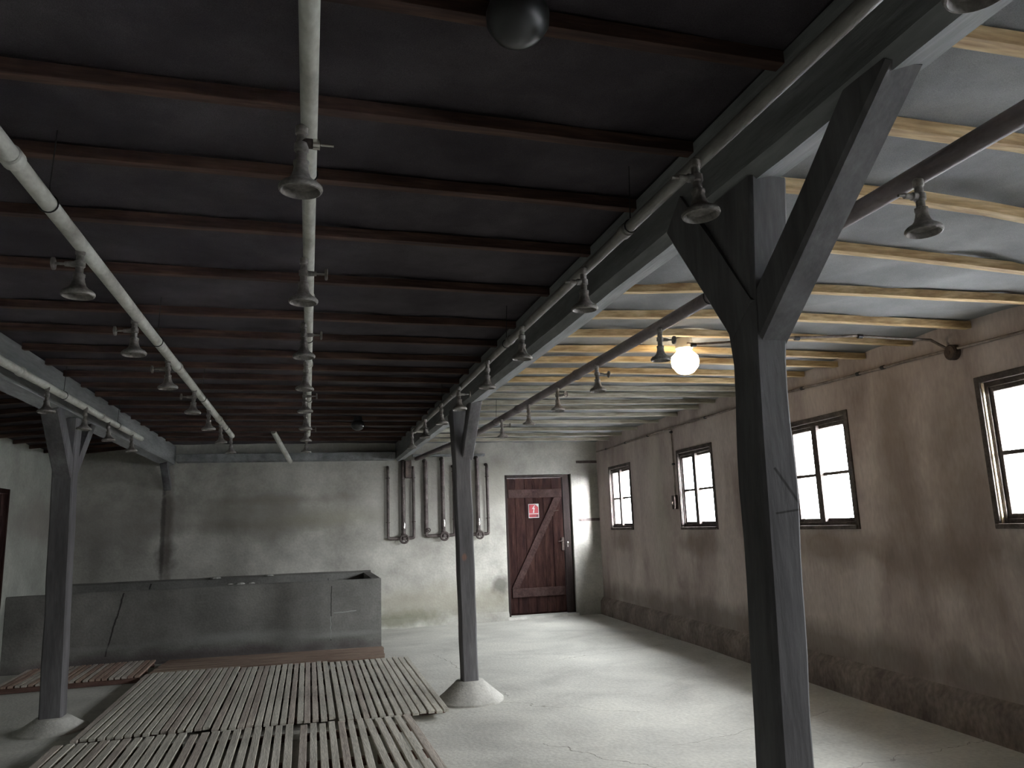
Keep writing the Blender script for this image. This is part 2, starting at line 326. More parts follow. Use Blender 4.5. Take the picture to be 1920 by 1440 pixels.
# ------------------------------------------------------------------ door in the back wall
d = empty('door_1', (DX0, YB, 0)); struct(d)
W = DX1 - DX0
m = MB(); m.box(0, .045, .02, .16, .03, DZ1); m.box(W - .14, W, .06, .2, .03, DZ1); m.box(.045, W - .14, .03, .2, DZ1 - .05, DZ1)
m.build('door_frame', M['doordark'], d, bevel=.006)
m = MB(); m.quadstrip([[(x, -.06 + .01 * math.sin(x * 9), -.02), (x, .12, -.02), (x, .12, .05), (x, -.04 + .01 * math.sin(x * 9), .035)] for x in cuts(-.02, W + .02, 10)])
m.build('threshold', M['footing'], d, smooth=40)
m = MB(); m.box(.046, W - .141, .118, .135, .0, DZ1 - .052); m.build('leak_blocker', M['door'], d)  # board added behind the planks to block daylight leaking through the gaps
xs = [.05, .19, .36, .50, .68, .83, W - .145]
for a, b in zip(xs[:-1], xs[1:]):
    yy = .085 + R.uniform(-.003, .003)
    m = MB(); m.box(a + .002, b - .002, yy, yy + .03, .07 + R.uniform(0, .008), DZ1 - .055); m.build('plank', M['door'], d, bevel=.003)
m = MB(); m.beam((.07, .072, 2.00), (W - .155, .072, 2.00), .03, .14); m.build('ledge', M['doorlt'], d, bevel=.004)
m = MB(); m.beam((.09, .072, .40), (W - .17, .072, .40), .03, .14); m.build('ledge', M['doorlt'], d, bevel=.004)
m = MB(); m.poly([(.08, .475), (.20, .475), (W - .165, 1.925), (W - .30, 1.925)], .055, .085); m.build('brace', M['doorlt'], d, bevel=.004)
m = MB(); m.box(W - .19, W - .15, .058, .085, 1.05, 1.26); m.tube([(W - .17, .058, 1.2), (W - .17, .01, 1.2)], .008); m.tube([(W - .165, .01, 1.205), (W - .26, .012, 1.195)], .009)
m.build('lock', M['darkmetal'], d)
m = MB(); m.lathe((W - .09, .055, 1.17), [(.001, -.02), (.014, -.018), (.018, -.008), (.012, 0)], 16, (0, 1, 0)); m.box(W - .10, W - .082, .052, .061, 1.10, 1.19)
m.build('latch_plate', M['chrome'], d)
m = MB(); m.tube([(.86, .06, 1.70), (.93, .05, 1.71)], .006); m.build('hook', M['darkmetal'], d)
# warning sign on the door
s = empty('warning_sign', (3.635, YB + .078, 1.712)); tag(s, 'small red and white lightning warning sign stuck on the plank door', 'sign')
m = MB(); m.box(-.09, .09, 0, .004, -.115, .115); m.build('board', M['white'], s, bevel=.002)
m = MB(); m.box(-.08, .08, -.002, 0, -.042, .105); m.box(-.08, .08, -.002, 0, -.105, -.054); m.build('red_field', M['red'], s)
m = MB(); m.poly([(.012, .09), (-.03, .03), (-.002, .034), (-.012, -.022), (-.024, -.018), (.0, -.036), (.012, -.012), (.004, -.016), (.022, .052), (-.002, .044), (.026, .09)], -.0045, -.002)
m.build('lightning_bolt', M['white'], s)
m = MB(); m.poly([(.03, .105), (.08, .06), (.08, .105)], -.004, -.002); m.build('corner_mark', M['white'], s)
m = MB(); m.poly([(.03, -.09), (.07, -.095), (.075, -.075), (.05, -.07)], -.004, -.002); m.box(-.05, .02, -.004, -.002, -.082, -.076); m.build('caption_mark', M['dark'], s)

# left door (dark, mostly out of frame)
d = empty('door_2', (XL, LD0, 0)); struct(d); W = LD1 - LD0
m = MB(); m.box(-.1, .015, 0, .05, 0, LDZ); m.box(-.1, .015, W - .05, W, 0, LDZ); m.box(-.1, .015, .05, W - .05, LDZ - .05, LDZ); m.build('door_frame', M['door'], d, bevel=.005)
ys = cuts(.055, W - .055, 6)
for a, b in zip(ys[:-1], ys[1:]): m = MB(); m.box(-.08, -.05, a + .002, b - .002, .02, LDZ - .055); m.build('plank', M['door'], d, bevel=.003)
for z in (.4, 1.75): m = MB(); m.beam((-.04, .08, z), (-.04, W - .08, z), .025, .13); m.build('ledge', M['door'], d, bevel=.003)
m = MB(); m.box(-.05, .0, W - .13, W - .09, 1.0, 1.2); m.build('lock', M['darkmetal'], d)

# ------------------------------------------------------------------ ceiling battens
tn = 0
def batten(x0, y0, x1, y1, mt, w=.045, h=.045):
    global tn; tn += 1
    m = MB(); n = 8; rings = []
    for i in range(n + 1):
        t = i / n; x = x0 + (x1 - x0) * t; y = y0 + (y1 - y0) * t + R.uniform(-.004, .004); z1 = cz(x, y) + .004; z0 = z1 - h + R.uniform(-.002, .002)
        rings.append([(x, y - w / 2, z0), (x, y + w / 2, z0), (x, y + w / 2, z1), (x, y - w / 2, z1)])
    m.quadstrip(rings); o = m.build('trim_%d' % tn, mt, bevel=.002); struct(o)
RB = [(1.0, 1.05), (1.53, 1.55), (2.0, 2.05), (2.5, 2.5), (3.15, 3.0), (3.95, 3.42), (4.5, 4.05), (4.97, 4.6), (5.45, 5.1), (5.85, 5.5), (6.3, 6.0), (6.7, 6.4), (7.15, 6.9), (7.55, 7.3), (8.0, 7.75), (8.4, 8.2), (8.9, 8.8), (9.55, 9.45), (10.3, 10.2), (10.95, 10.9), (11.55, 11.5)]
for y0, y1 in RB:
    xe = rw(s_of_y(y1)).x - .01
    batten(1.5, y0, xe, y1 + R.uniform(-.02, .02), M['grey_batten'] if y0 > 7.1 else M['batten'], .05, .048)
CB = [1.15, 1.72, 2.27, 2.77, 3.33, 4.0, 4.74, 5.28, 5.83, 6.31, 6.75, 7.25, 7.7, 8.2, 8.7, 9.2, 9.7, 10.25, 10.8, 11.35]
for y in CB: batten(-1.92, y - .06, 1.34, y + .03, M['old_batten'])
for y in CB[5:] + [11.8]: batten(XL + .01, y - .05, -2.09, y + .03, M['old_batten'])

# ------------------------------------------------------------------ beams
def wob(x, k=0, a=.006): return a * noise.noise(Vector((x * 1.4, k, 0)))
def longbeam(name, x0, x1, y0, y1, z0, z1, label, n=60):
    m = MB(); rings = []
    for y in cuts(y0, y1, n):
        c = .02
        rings.append([(x0 + wob(y, 1), y, z0 + .03 + wob(y, 2)), (x0 + .035 + wob(y, 1, .015), y, z0 - .008 + wob(y, 3)), (x1 - .012 + wob(y, 4, .01), y, z0 + .022 + wob(y, 5)), (x1 + wob(y, 6), y, z0 + .045 + wob(y, 7)), (x1, y, z1), (x0, y, z1)])
    m.quadstrip(rings)
    return tag(m.build(name, M['beam'], smooth=30), label, 'beam')
bR = longbeam('ceiling_beam', 1.335, 1.495, YF + .01, YB - .01, 2.57, 2.842, 'long grey hewn ceiling beam resting on the two right timber posts')
bL = longbeam('ceiling_beam', -2.09, -1.925, YF + .01, YB - .01, 2.535, 2.83, 'long grey ceiling beam over the left timber post')
m = MB(); m.beam((-2.0, 12.10, 2.20), (-2.0, 11.68, 2.56), .10, .09, (0, 1, 1)); m.build('wall_brace', M['post'], bL, bevel=.008)
m = MB(); m.quadstrip([[(x, YB - .16, 2.585 + wob(x, 9, .008)), (x, YB - .005, 2.575), (x, YB - .005, 2.70), (x, YB - .16, 2.70)] for x in cuts(-1.90, 1.32, 20)])
tag(m.build('wall_plate', M['beam'], bevel=.004), 'grey timber wall plate along the top of the back wall', 'beam')

# ------------------------------------------------------------------ posts
def ringsec(x0, x1, y0, y1, z, c):
    return [(x0 + c, y0, z), (x1 - c, y0, z), (x1, y0 + c, z), (x1, y1 - c, z), (x1 - c, y1, z), (x0 + c, y1, z), (x0, y1 - c, z), (x0, y0 + c, z)]
def lerpsec(secs, z):
    for a, b in zip(secs[:-1], secs[1:]):
        if a[0] <= z <= b[0]:
            t = (z - a[0]) / (b[0] - a[0]); return [a[i] + (b[i] - a[i]) * t for i in range(5)]
    return list(secs[-1])
def post(secs, label, braces, foot=None, pm=None):
    z0, z1 = secs[0][0], secs[-1][0]; b = secs[0]
    cx, cy = (b[1] + b[2]) / 2, (b[3] + b[4]) / 2
    p = empty('timber_post', (cx, cy, 0)); tag(p, label, 'post', 'timber posts')
    m = MB(); rings = []
    for z in cuts(z0, z1, 26):
        s = lerpsec(secs, z); w = [wob(z * 2, k + cx * 3, .007) for k in range(4)]
        r = ringsec(s[1] + w[0], s[2] + w[1], s[3] + w[2], s[4] + w[3], z, .012)
        rings.append([(x - cx, y - cy, zz) for x, y, zz in r])
    m.quadstrip(rings); m.build('shaft', pm or M['post'], p, smooth=25)
    for (ya, za), (yb, zb), x0, x1, th in braces:
        # lower edge runs from the post (ya, za) up to the beam (yb, zb)
        dy, dz = yb - ya, zb - za; L = math.hypot(dy, dz); ny, nz = -dz / L, dy / L
        if nz < 0: ny, nz = -ny, -nz
        m = MB(); rings = []
        for i in range(11):
            t = i / 10; y, z = ya + dy * t, za + dz * t; w = [wob(z * 3 + k, k, .006) for k in range(4)]
            q = [(x0 + .01, y + w[0] * ny, z), (x1 - .01, y, z), (x1, y + ny * .012, z + nz * .012), (x1 + w[1], y + ny * th, z + nz * th), (x0 + w[2], y + ny * th, z + nz * th), (x0, y + ny * .012, z + nz * .012)]
            rings.append([(a - cx, b_ - cy, c) for a, b_, c in q])
        m.quadstrip(rings); m.build('knee_brace', M['post'], p, smooth=25)
    if foot:
        r0, r1, h = foot; m = MB(); rings = []
        for r, z in ((r0, -.005), (r0 * 1.0, .012), (r0 * .8, h * .36), (r1 * 1.15, h * .88), (r1, h), (.02, h + .003)):
            rings.append([(r * (1 + .05 * noise.noise(Vector((math.cos(a) * 2, math.sin(a) * 2, z * 5)))) * math.cos(a), r * (1 + .05 * noise.noise(Vector((math.cos(a) * 2, math.sin(a) * 2, 4)))) * math.sin(a), z) for a in [2 * PI * k / 36 for k in range(36)]])
        m.quadstrip(rings); m.build('footing', M['footing'], p, smooth=50)
    return p
post([(0, 1.262, 1.377, 2.0, 2.145), (.8, 1.282, 1.395, 2.0, 2.145), (1.44, 1.306, 1.425, 2.0, 2.14), (1.76, 1.314, 1.43, 2.0, 2.14), (2.03, 1.325, 1.446, 2.0, 2.145), (2.2, 1.33, 1.465, 1.99, 2.18), (2.36, 1.34, 1.48, 1.985, 2.30), (2.575, 1.35, 1.49, 1.975, 2.36)],
     'nearest thick grey timber post with knee braces, in front of the third window', [((2.02, 2.02), (1.36, 2.575), 1.345, 1.455, .115), ((2.13, 2.06), (2.52, 2.58), 1.325, 1.45, .17)], (.23, .13, .12), M['post_near'])
post([(0, 1.325, 1.465, 6.85, 6.99), (.12, 1.325, 1.462, 6.85, 6.99), (1.2, 1.31, 1.455, 6.85, 7.0), (2.1, 1.29, 1.445, 6.85, 7.0), (2.575, 1.275, 1.44, 6.85, 7.01)],
     'timber post standing on a pale cement cone beside the wooden duckboards', [((6.87, 2.10), (6.42, 2.575), 1.36, 1.47, .11), ((6.98, 2.10), (7.45, 2.575), 1.34, 1.46, .11)], (.30, .12, .165), M['post_mid'])
post([(0, -2.07, -1.90, 7.2, 7.35), (1.2, -2.09, -1.925, 7.2, 7.35), (2.2, -2.11, -1.945, 7.2, 7.36), (2.54, -2.10, -1.935, 7.2, 7.36)],
     'grey timber post at the left with its braces under the left ceiling beam', [((7.22, 2.0), (6.72, 2.545), -2.09, -1.95, .12), ((7.33, 2.0), (7.85, 2.545), -2.09, -1.95, .12)], (.27, .12, .10))

# ------------------------------------------------------------------ shower pipes and heads
def pipe(x, y0, y1, z, r, label, colls, hangs, extra=None, mt=None):
    mt = mt or M['pipe']
    p = empty('shower_pipe', (x, y0, z)); tag(p, label, 'pipe', 'overhead shower pipes')
    pts = [(0, t, wob(t, x) * .6) for t in cuts(0, y1 - y0, 30)]
    if extra: pts += [(a - x, b - y0, c - z) for a, b, c in extra]
    m = MB(); m.tube(pts, r, 20); m.build('pipe_run', mt, p, smooth=50)
    for y in colls:
        m = MB(); m.tube([(0, y - y0 - .025, 0), (0, y - y0 - .02, 0), (0, y - y0 + .02, 0), (0, y - y0 + .025, 0)], [r + .001, r + .006, r + .006, r + .001], 20)
        m.build('collar', mt, p, smooth=40)
    for y in hangs:
        m = MB(); m.torus((0, y - y0, 0), r + .003, .0025, (0, 1, .12)); m.tube([(0, y - y0, r), (.01, y - y0, cz(x, y) - z)], .0022, 6); m.build('hanger', M['dark'], p)
    return p
PR = {}
H1 = [2.0, 3.01, 3.99, 4.92, 5.94, 6.89, 7.9, 8.9]; H2 = [1.97, 3.01, 4.01, 4.96, 5.92, 6.94, 7.86, 8.97]; H3 = [.93, 1.93, 2.95, 3.93, 4.82, 5.76, 6.59, 7.6, 8.62]
H4 = [.95, 1.90, 2.87, 3.84, 4.83, 5.71, 6.56, 7.53]; H5 = [4.95, 5.89, 6.84, 7.63, 8.6]
P1 = pipe(-.835, -3.9, 8.92, 2.585, .027, 'painted shower pipe left of the middle one, running diagonally through the picture', [2.3, 5.2, 7.6], [2.62, 4.5, 6.4, 8.2])
P2 = pipe(-.012, -3.9, 8.98, 2.60, .023, 'straight middle shower pipe above the duckboards', [3.6, 5.1, 6.6], [2.28, 4.4, 6.5, 8.3])
P3 = pipe(1.17, -3.9, 8.64, 2.60, .022, 'thin shower pipe alongside the left face of the right ceiling beam', [2.55, 4.3, 6.2], [2.5, 4.4, 6.8], None, M['pipe_mid'])
P4 = pipe(1.955, -3.9, 9.0, 2.60, .034, 'thick brown shower pipe right of the right ceiling beam', [5.3, 7.0], [3.3, 7.9], [(1.93, 9.3, 2.60), (1.66, 12.1, 2.59)], M['pipe_dark'])
P5 = pipe(-1.80, -3.9, 9.1, 2.58, .027, 'shower pipe alongside the left ceiling beam', [5.4, 7.4], [6.3, 8.0])
x = MB(); x.tube([(1.18, 8.72, 2.62), (1.915, 8.72, 2.62)], .03, 16); x.tube([(1.18, 8.72, 2.62), (1.17, 8.66, 2.60)], .03, 16)
tag(x.build('header_pipe', M['pipe'], smooth=50), 'short cross pipe joining two shower pipes near the back wall', 'pipe')

def head_mesh():
    m = MB(); m.lathe((0, 0, 0), [(.0005, .022), (.046, .020), (.050, .002), (.052, 0), (.056, .002), (.0585, .008), (.0575, .014), (.050, .022), (.036, .030), (.026, .042), (.021, .058), (.019, .072), (.021, .078), (.021, .086), (.014, .090),
        (.014, .112), (.019, .116), (.019, .136), (.014, .140), (.013, .160), (.017, .165), (.017, .185), (.012, .19)], 32)
    return m.build('shower_head', M['head'], smooth=35)
def add_valve(h, kind):
    """kind: 1 = handwheel to the right, -1 = handwheel to the left, 2 = wheel facing the room, 3 = bare stub left, 4 = nickel cap right"""
    v = MB()
    if kind in (1, -1):
        s = kind; v.tube([(0, 0, .125), (s * .05, 0, .125)], [.013, .009], 12); v.tube([(s * .045, 0, .125), (s * .088, 0, .125)], .005, 10); v.build('valve', M['head'], h, smooth=35)
        w = MB(); w.lathe((s * .088, 0, .125), [(.001, -.005), (.018, -.006), (.024, -.004), (.024, .004), (.018, .006), (.001, .005)], 16, (1, 0, 0)); w.build('handwheel', M['head'], h, smooth=35)
    elif kind == 2:
        v.tube([(0, 0, .125), (.03, -.02, .125), (.05, -.05, .128)], [.013, .01, .006], 12); v.build('valve', M['head'], h, smooth=35)
        w = MB(); w.torus((.052, -.055, .128), .02, .005, (.6, -1, 0), 18, 8); w.lathe((.052, -.055, .128), [(.001, -.004), (.01, -.004), (.01, .004), (.001, .004)], 12, (.6, -1, 0)); w.build('handwheel', M['head'], h, smooth=35)
    elif kind == 3:
        v.tube([(0, 0, .125), (-.03, 0, .125), (-.034, 0, .125), (-.06, 0, .124), (-.062, 0, .124), (-.085, 0, .122)], [.014, .014, .010, .010, .006, .005], 12); v.build('valve', M['head'], h, smooth=35)
    elif kind == 4:
        v.tube([(0, 0, .14), (.028, 0, .14)], .014, 14); v.build('valve', M['darkmetal'], h, smooth=35)
        w = MB(); w.tube([(.028, 0, .14), (.030, 0, .14), (.048, 0, .14), (.050, 0, .14)], [.012, .015, .015, .012], 16); w.tube([(.05, 0, .14), (.085, 0, .14)], .004, 8); w.build('cap', M['chrome'], h, smooth=35)
proto = None
def heads(pipe_, x, ys, valves, dz=0):
    global proto
    for i, y in enumerate(ys):
        if proto is None: h = proto = head_mesh()
        else: h = proto.copy(); C.objects.link(h)
        h.parent = pipe_; b = pipe_.location
        h.location = (x + R.uniform(-.004, .004) - b.x, y - b.y, 2.388 + dz - b.z); h.rotation_euler = (R.uniform(-.05, .05), R.uniform(-.05, .05), 0)
        if valves.get(i): add_valve(h, valves[i])
heads(P1, -.84, H1, {1: -1, 2: -1, 3: -1, 4: -1})
heads(P2, -.035, H2, {0: 4, 1: 1, 2: 1, 4: 1, 6: 1}, .008)
heads(P3, 1.135, H3, {1: 3, 2: 3, 5: 1}, .008)
heads(P4, 1.93, H4[1:], {0: 3, 2: 1, 3: 1, 4: 2, 6: 1}, -.003)
heads(P5, -1.785, H5[1:], {}, -.003)

# small conduit stub hanging from the ceiling at the back
m = MB(); m.tube([(-.47, 10.6, cz(-.47, 10.6)), (-.26, 11.2, 2.49)], .035, 14); tag(m.build('pipe_stub', M['pipe'], smooth=50), 'short slanting pipe stub hanging from the ceiling near the back wall', 'pipe')

# ------------------------------------------------------------------ lamps
l = empty('ceiling_lamp', (2.735, 5.05, cz(2.73, 5.05))); tag(l, 'glowing white glass globe lamp on the ceiling, lit', 'lamp')
m = MB(); m.lathe((0, 0, 0), [(.02, 0), (.062, -.002), (.066, -.02), (.066, -.075), (.055, -.085), (.02, -.086)], 24); m.build('lamp_holder', M['ceramic'], l, smooth=35)
m = MB(); m.lathe((0, 0, 0), [(.05, -.082), (.062, -.10), (.098, -.135), (.104, -.175), (.098, -.215), (.062, -.26), (.03, -.272), (.001, -.274)], 10); m.build('globe', M['globe'], l, smooth=50)
def darklamp(x, y, label, s=1):
    l = empty('unlit_ceiling_lamp', (x, y, cz(x, y))); tag(l, label, 'lamp')
    m = MB(); m.lathe((0, 0, 0), [(.02, .004), (.05, 0), (.055, -.03), (.05, -.05), (.02, -.052)], 24); m.build('lamp_holder', M['dark'], l, smooth=35)
    m = MB(); m.lathe((0, 0, 0), [(.045, -.045), (.07, -.06), (.08, -.09), (.078, -.12), (.058, -.15), (.03, -.165), (.001, -.168)], 28); m.build('globe', M['opaldark'], l, smooth=60)
darklamp(.49, 1.62, 'unlit dark round ceiling lamp at the top edge of the picture')
darklamp(.56, 9.2, 'small unlit dark round lamp on the far part of the dark ceiling')

# ------------------------------------------------------------------ conduits
def tubeobj(name, pts, r, mt, label, cat, clips=(), smooth=50):
    e = empty(name, pts[0]); tag(e, label, cat); b = Vector(pts[0])
    m = MB(); m.tube([Vector(p) - b for p in pts], r, 10); m.build('conduit', mt, e, smooth=smooth)
    for c in clips: m = MB(); m.lathe(Vector(c) - b, [(.002, -.02), (.016, -.018), (.016, .018), (.002, .02)], 12, (1, 0, 0) if name == 'ceiling_conduit' else (0, 1, 0)); m.build('clip', M['dark'], e, smooth=40)
    return e
hz = lambda y: 2.668 - .10 * clamp((6.5 - y) / 3.2, 0, 1.2)
pts = [rw(s_of_y(y), -.02, hz(y) + .012 * noise.noise(Vector((y * 1.2, 0, 0)))) for y in cuts(12.1, -1, 60)]
tubeobj('wall_conduit', pts, .011, M['curb'], 'cable conduit running along the top of the right wall', 'cable', [rw(s_of_y(y), -.02, hz(y)) for y in (11.6, 10.7, 9.8, 8.0, 7.2, 6.0, 5.2, 4.9, 3.1)])
jb = empty('junction_box', rw(s_of_y(4.19), 0, 2.575), ANG); tag(jb, 'round dark junction box on the right wall conduit', 'junction box')
m = MB(); m.lathe((0, 0, 0), [(.055, 0), (.055, -.04), (.045, -.05), (.001, -.052)], 20, (0, 1, 0)); m.build('box', M['darkmetal'], jb, smooth=35)
m = MB(); m.lathe((0, -.052, 0), [(.012, .003), (.012, -.004), (.001, -.006)], 8, (0, 1, 0)); m.build('screw', M['darkmetal'], jb, smooth=35)
tubeobj('ceiling_conduit', [(rw(s_of_y(4.25), -.03).x, 4.24, 2.62), (4.28, 4.3, 2.69), (4.1, 4.33, 2.70), (3.75, 4.42, 2.735), (3.3, 4.53, 2.735), (2.95, 4.74, 2.745), (2.72, 4.85, 2.75), (2.735, 4.99, 2.79)], .010, M['curb'],
        'thin ceiling conduit running from the right wall to the glowing lamp', 'cable', [(3.78, 4.41, 2.73), (3.34, 4.52, 2.73), (2.70, 4.84, 2.74), (2.97, 4.73, 2.74)])
tubeobj('switch_conduit', [rw(s_of_y(9.0), -.018, 2.66), rw(s_of_y(9.0), -.018, 2.2), rw(s_of_y(9.02), -.018, 1.79)], .010, M['curb'], 'vertical conduit dropping down the right wall beside the second window', 'cable', [rw(s_of_y(9.0), -.02, 2.62), rw(s_of_y(9.0), -.02, 2.2)])
sw = empty('switch_box', rw(s_of_y(9.03), 0, 1.71), ANG); tag(sw, 'small dark switch box beside the second window', 'switch')
m = MB(); m.box(-.045, .045, -.05, 0, -.09, .09); m.build('box', M['darkmetal'], sw, bevel=.008)
m = MB(); m.box(-.01, .01, -.065, -.05, -.03, .01); m.build('lever', M['darkmetal'], sw, bevel=.003)
# iron straps on the back wall
for z0, lab in ((2.51, 'upper flat iron strap bolted to the back wall beside the first window'), (1.537, 'lower flat iron strap bolted to the back wall beside the first window')):
    e = empty('iron_strap', (4.63, YB, z0)); tag(e, lab, 'strap', 'iron straps beside the door')
    m = MB(); m.box(-.235, .235, -.014, 0, -.022, .022); m.build('bar', M['wallpipe'], e, bevel=.004)
    for x in (-.2, .2): m = MB(); m.lathe((x, -.014, 0), [(.017, .002), (.017, -.012), (.001, -.014)], 8, (0, 1, 0)); m.build('bolt', M['darkmetal'], e)

# ------------------------------------------------------------------ wall pipework
def wheel(e, x, y, z, r=.05):
    m = MB(); m.torus((x, y, z), r * .78, r * .22, (0, 1, 0), 22, 8); m.lathe((x, y, z), [(.001, -.014), (r * .32, -.012), (r * .32, .012), (.001, .014)], 14, (0, 1, 0))
    for k in range(4): a = k * PI / 2 + .5; m.tube([(x, y, z), (x + r * .75 * math.cos(a), y, z + r * .75 * math.sin(a))], r * .1, 8)
    return m.build('handwheel', M['wallpipe'], e, smooth=40)
def station(xl, xc, xr, tl, tc, tr, bt, wr_, label, extra=None, thick=.036):
    e = empty('pipe_manifold', (xc, YB, 0)); tag(e, label, 'pipework', 'upright pipe manifolds on the back wall')
    y = -.10
    def up(x, top, bot, r, top_in=True):
        p = [(x - xc, y, bot), (x - xc, y, top - .04), (x - xc, y - .0, top)] + ([(x - xc, y + .03, top + .025), (x - xc, -.004, top + .03)] if top_in else [])
        m = MB(); m.tube(p, r, 14); return m.build('riser', M['wallpipe'], e, smooth=45)
    up(xl, tl, bt + .03, thick if extra == 'thick' else .022); up(xr, tr, bt + .03, .024); up(xc, tc, bt + .06, .034)
    m = MB(); m.tube([(xl - xc, y, bt + .03), (xl - xc + .01, y, bt + .005), (xl - xc + .04, y, bt), (xr - xc - .04, y, bt), (xr - xc - .01, y, bt + .005), (xr - xc, y, bt + .03)], .027, 14); m.build('cross_pipe', M['wallpipe'], e, smooth=45)
    m = MB(); m.lathe((0, y, bt), [(.022, .0), (.04, .02), (.04, .07), (.028, .09), (.028, .12), (.036, .125), (.036, .15), (.024, .155)], 16); m.build('valve_body', M['wallpipe'], e, smooth=40)
    m = MB(); m.lathe((.012, y - .022, bt + .17), [(.002, -.03), (.012, -.028), (.014, .02), (.012, .05), (.008, .08), (.002, .082)], 14); m.build('thermometer', M['chrome'], e, smooth=40)
    m = MB(); m.tube([(0, y, bt + .0), (0, y - .1, bt - .01)], .012, 10); m.build('spindle', M['wallpipe'], e, smooth=40)
    wheel(e, 0, y - .105, bt - .01, wr_)
    for x in (xl, xc, xr):
        for z in (bt + .25, tl - .15):
            m = MB(); m.torus((x - xc, y, z), .028, .006, (0, 0, 1), 16, 6); m.box(x - xc - .01, x - xc + .01, y + .025, -.003, z - .008, z + .008); m.build('bracket', M['darkmetal'], e, smooth=40)
    if extra == 'thick': wheel(e, xl - xc + .03, y - .05, bt + .09, .038)
    return e
station(1.205, 1.443, 1.607, 2.44, 2.53, 2.43, 1.35, .078, 'pipe manifold on the back wall, nearest the tub')
station(1.80, 2.075, 2.255, 2.53, 2.56, 2.44, 1.37, .078, 'pipe manifold on the back wall just left of the middle post', 'thick')
station(2.45, 2.645, 2.81, 2.44, 2.57, 2.46, 1.37, .074, 'pipe manifold on the back wall beside the plank door')
m = MB(); m.box(1.60, 2.79, YB - .09, YB - .002, 2.625, 2.665); tag(m.build('wall_ledge', M['beam'], bevel=.006), 'narrow grey board ledge above the pipe manifolds', 'ledge')
m = MB(); m.box(1.47, 1.57, YB - .18, YB - .13, 2.28, 2.56); tag(m.build('wall_bracket', M['darkmetal'], bevel=.01), 'dark iron bracket at the top of the pipe manifold nearest the tub', 'bracket')

# ------------------------------------------------------------------ tub
tb = empty('concrete_tub', (0, 0, 0)); tag(tb, 'long low grey concrete tub built along the back wall', 'tub')
X0, X1, Y0, Y1, ZT, RT = XL + .005, .94, 10.4, YB - .005, .875, .11
m = MB(); bm = m.bm
def zt(x): return ZT + .012 * noise.noise(Vector((x * 1.5, 2, 0))) - .012 * clamp((x - .2) / .8)
nx = cuts(X0, X1, 40)
outer = []
for x in nx: # front wall cross-sections
    outer.append([(x, Y0 - .02, -.01), (x, Y0, .04), (x, Y0, zt(x) - .012), (x, Y0 + .012, zt(x)), (x, Y0 + RT, zt(x) - .01), (x, Y0 + RT + .02, .15)])
m.quadstrip(outer)
m.quadstrip([[(X1 - RT, y, .15), (X1 - RT, y, zt(X1) - .01), (X1 - .012, y, zt(X1)), (X1, y, zt(X1) - .012), (X1, y, 0)] for y in cuts(Y0 + .001, Y1, 8)])
m.quadstrip([[(x, Y1 - .09, .15), (x, Y1 - .075, zt(x) - .005), (x, Y1, zt(x) + .02), (x, Y1, 0)] for x in nx])
m.box(X0, X1 - .01, Y0 + .02, Y1, 0, .16)
m.build('basin', M['tub'], tb, weld=False)
for x, y, s in ((-.83, 10.47, .05), (-.95, 10.50, .035), (-.70, 10.49, .04), (-.55, 12.13, .05), (-1.3, 12.12, .06)):
    m = MB(); m.lathe((x, y, ZT + .004), [(s * 1.3, 0), (s * 1.1, s * .25), (s * .7, s * .4), (.001, s * .45)], 9); o = m.build('plaster_chunk', M['debris']);
    tag(o, 'small lump of crumbled plaster lying on the tub rim', 'rubble', 'plaster crumbs on the tub rim')

# ------------------------------------------------------------------ duckboards
def duck(x0, x1, y0, y1, n, gap, mats, label, rot=0, jit=.02, along='y', top=.07, sth=.022):
    cx, cy = (x0 + x1) / 2, (y0 + y1) / 2
    e = empty('duckboard', (cx, cy, 0), rot); tag(e, label, 'duckboard', 'slatted wooden duckboards')
    W, L = x1 - x0, y1 - y0
    if along == 'x': W, L = L, W
    p = W / n
    for i in range(n):
        a = -W / 2 + p * i + gap / 2 + R.uniform(-.003, .003); b = -W / 2 + p * (i + 1) - gap / 2 + R.uniform(-.003, .003)
        l0 = -L / 2 + R.uniform(-jit, jit); l1 = L / 2 + R.uniform(-jit, jit); t = top + R.uniform(-.002, .002); k = R.uniform(-.003, .003)
        m = MB()
        if along == 'y': rings = [[(a + k * s, l, top - sth), (b + k * s, l, top - sth), (b + k * s, l, t), (a + k * s, l, t)] for l, s in ((l0, -1), (l0 * .33, -.33), (l1 * .33, .33), (l1, 1))]
        else: rings = [[(l, a, top - sth), (l, b, top - sth), (l, b, t), (l, a, t)] for l in (l0, l1)]
        m.quadstrip(rings); m.build('slat', R.choice(mats), e, bevel=.0025)
    for f in (-.42, -.14, .14, .42) if L > 1.6 else (-.46, 0, .44):
        c = f * L; m = MB()
        if along == 'y': m.box(-W / 2 + .01, W / 2 - .01, c - .025, c + .025, .0, top - sth)
        else: m.box(c - .025, c + .025, -W / 2 + .01, W / 2 - .01, .0, top - sth)
        m.build('joist', M['joist'], e, bevel=.003)
    return e
S = [M['slat'], M['slat'], M['slat'], M['slat_b']]
duck(-1.66, -.70, 6.52, 9.26, 16, .014, S, 'duckboard at the left end of the middle row, beside the left timber post')
duck(-.69, .23, 6.44, 9.17, 15, .014, S, 'duckboard in the centre of the middle row')
duck(.24, 1.12, 6.34, 9.06, 14, .015, S, 'duckboard at the right end of the middle row, beside the cement footing')
duck(-1.72, -.83, 3.75, 6.42, 12, .020, S, 'duckboard at the left of the nearest row', .01)
duck(-.815, -.07, 3.75, 6.36, 10, .022, S, 'duckboard left of centre in the nearest row', .008)
duck(-.055, .43, 3.72, 6.31, 7, .023, S, 'narrow duckboard right of centre in the nearest row', -.004)
duck(.46, .84, 3.72, 6.30, 5, .023, S, 'narrow duckboard at the right end of the nearest row, front right corner', .03)
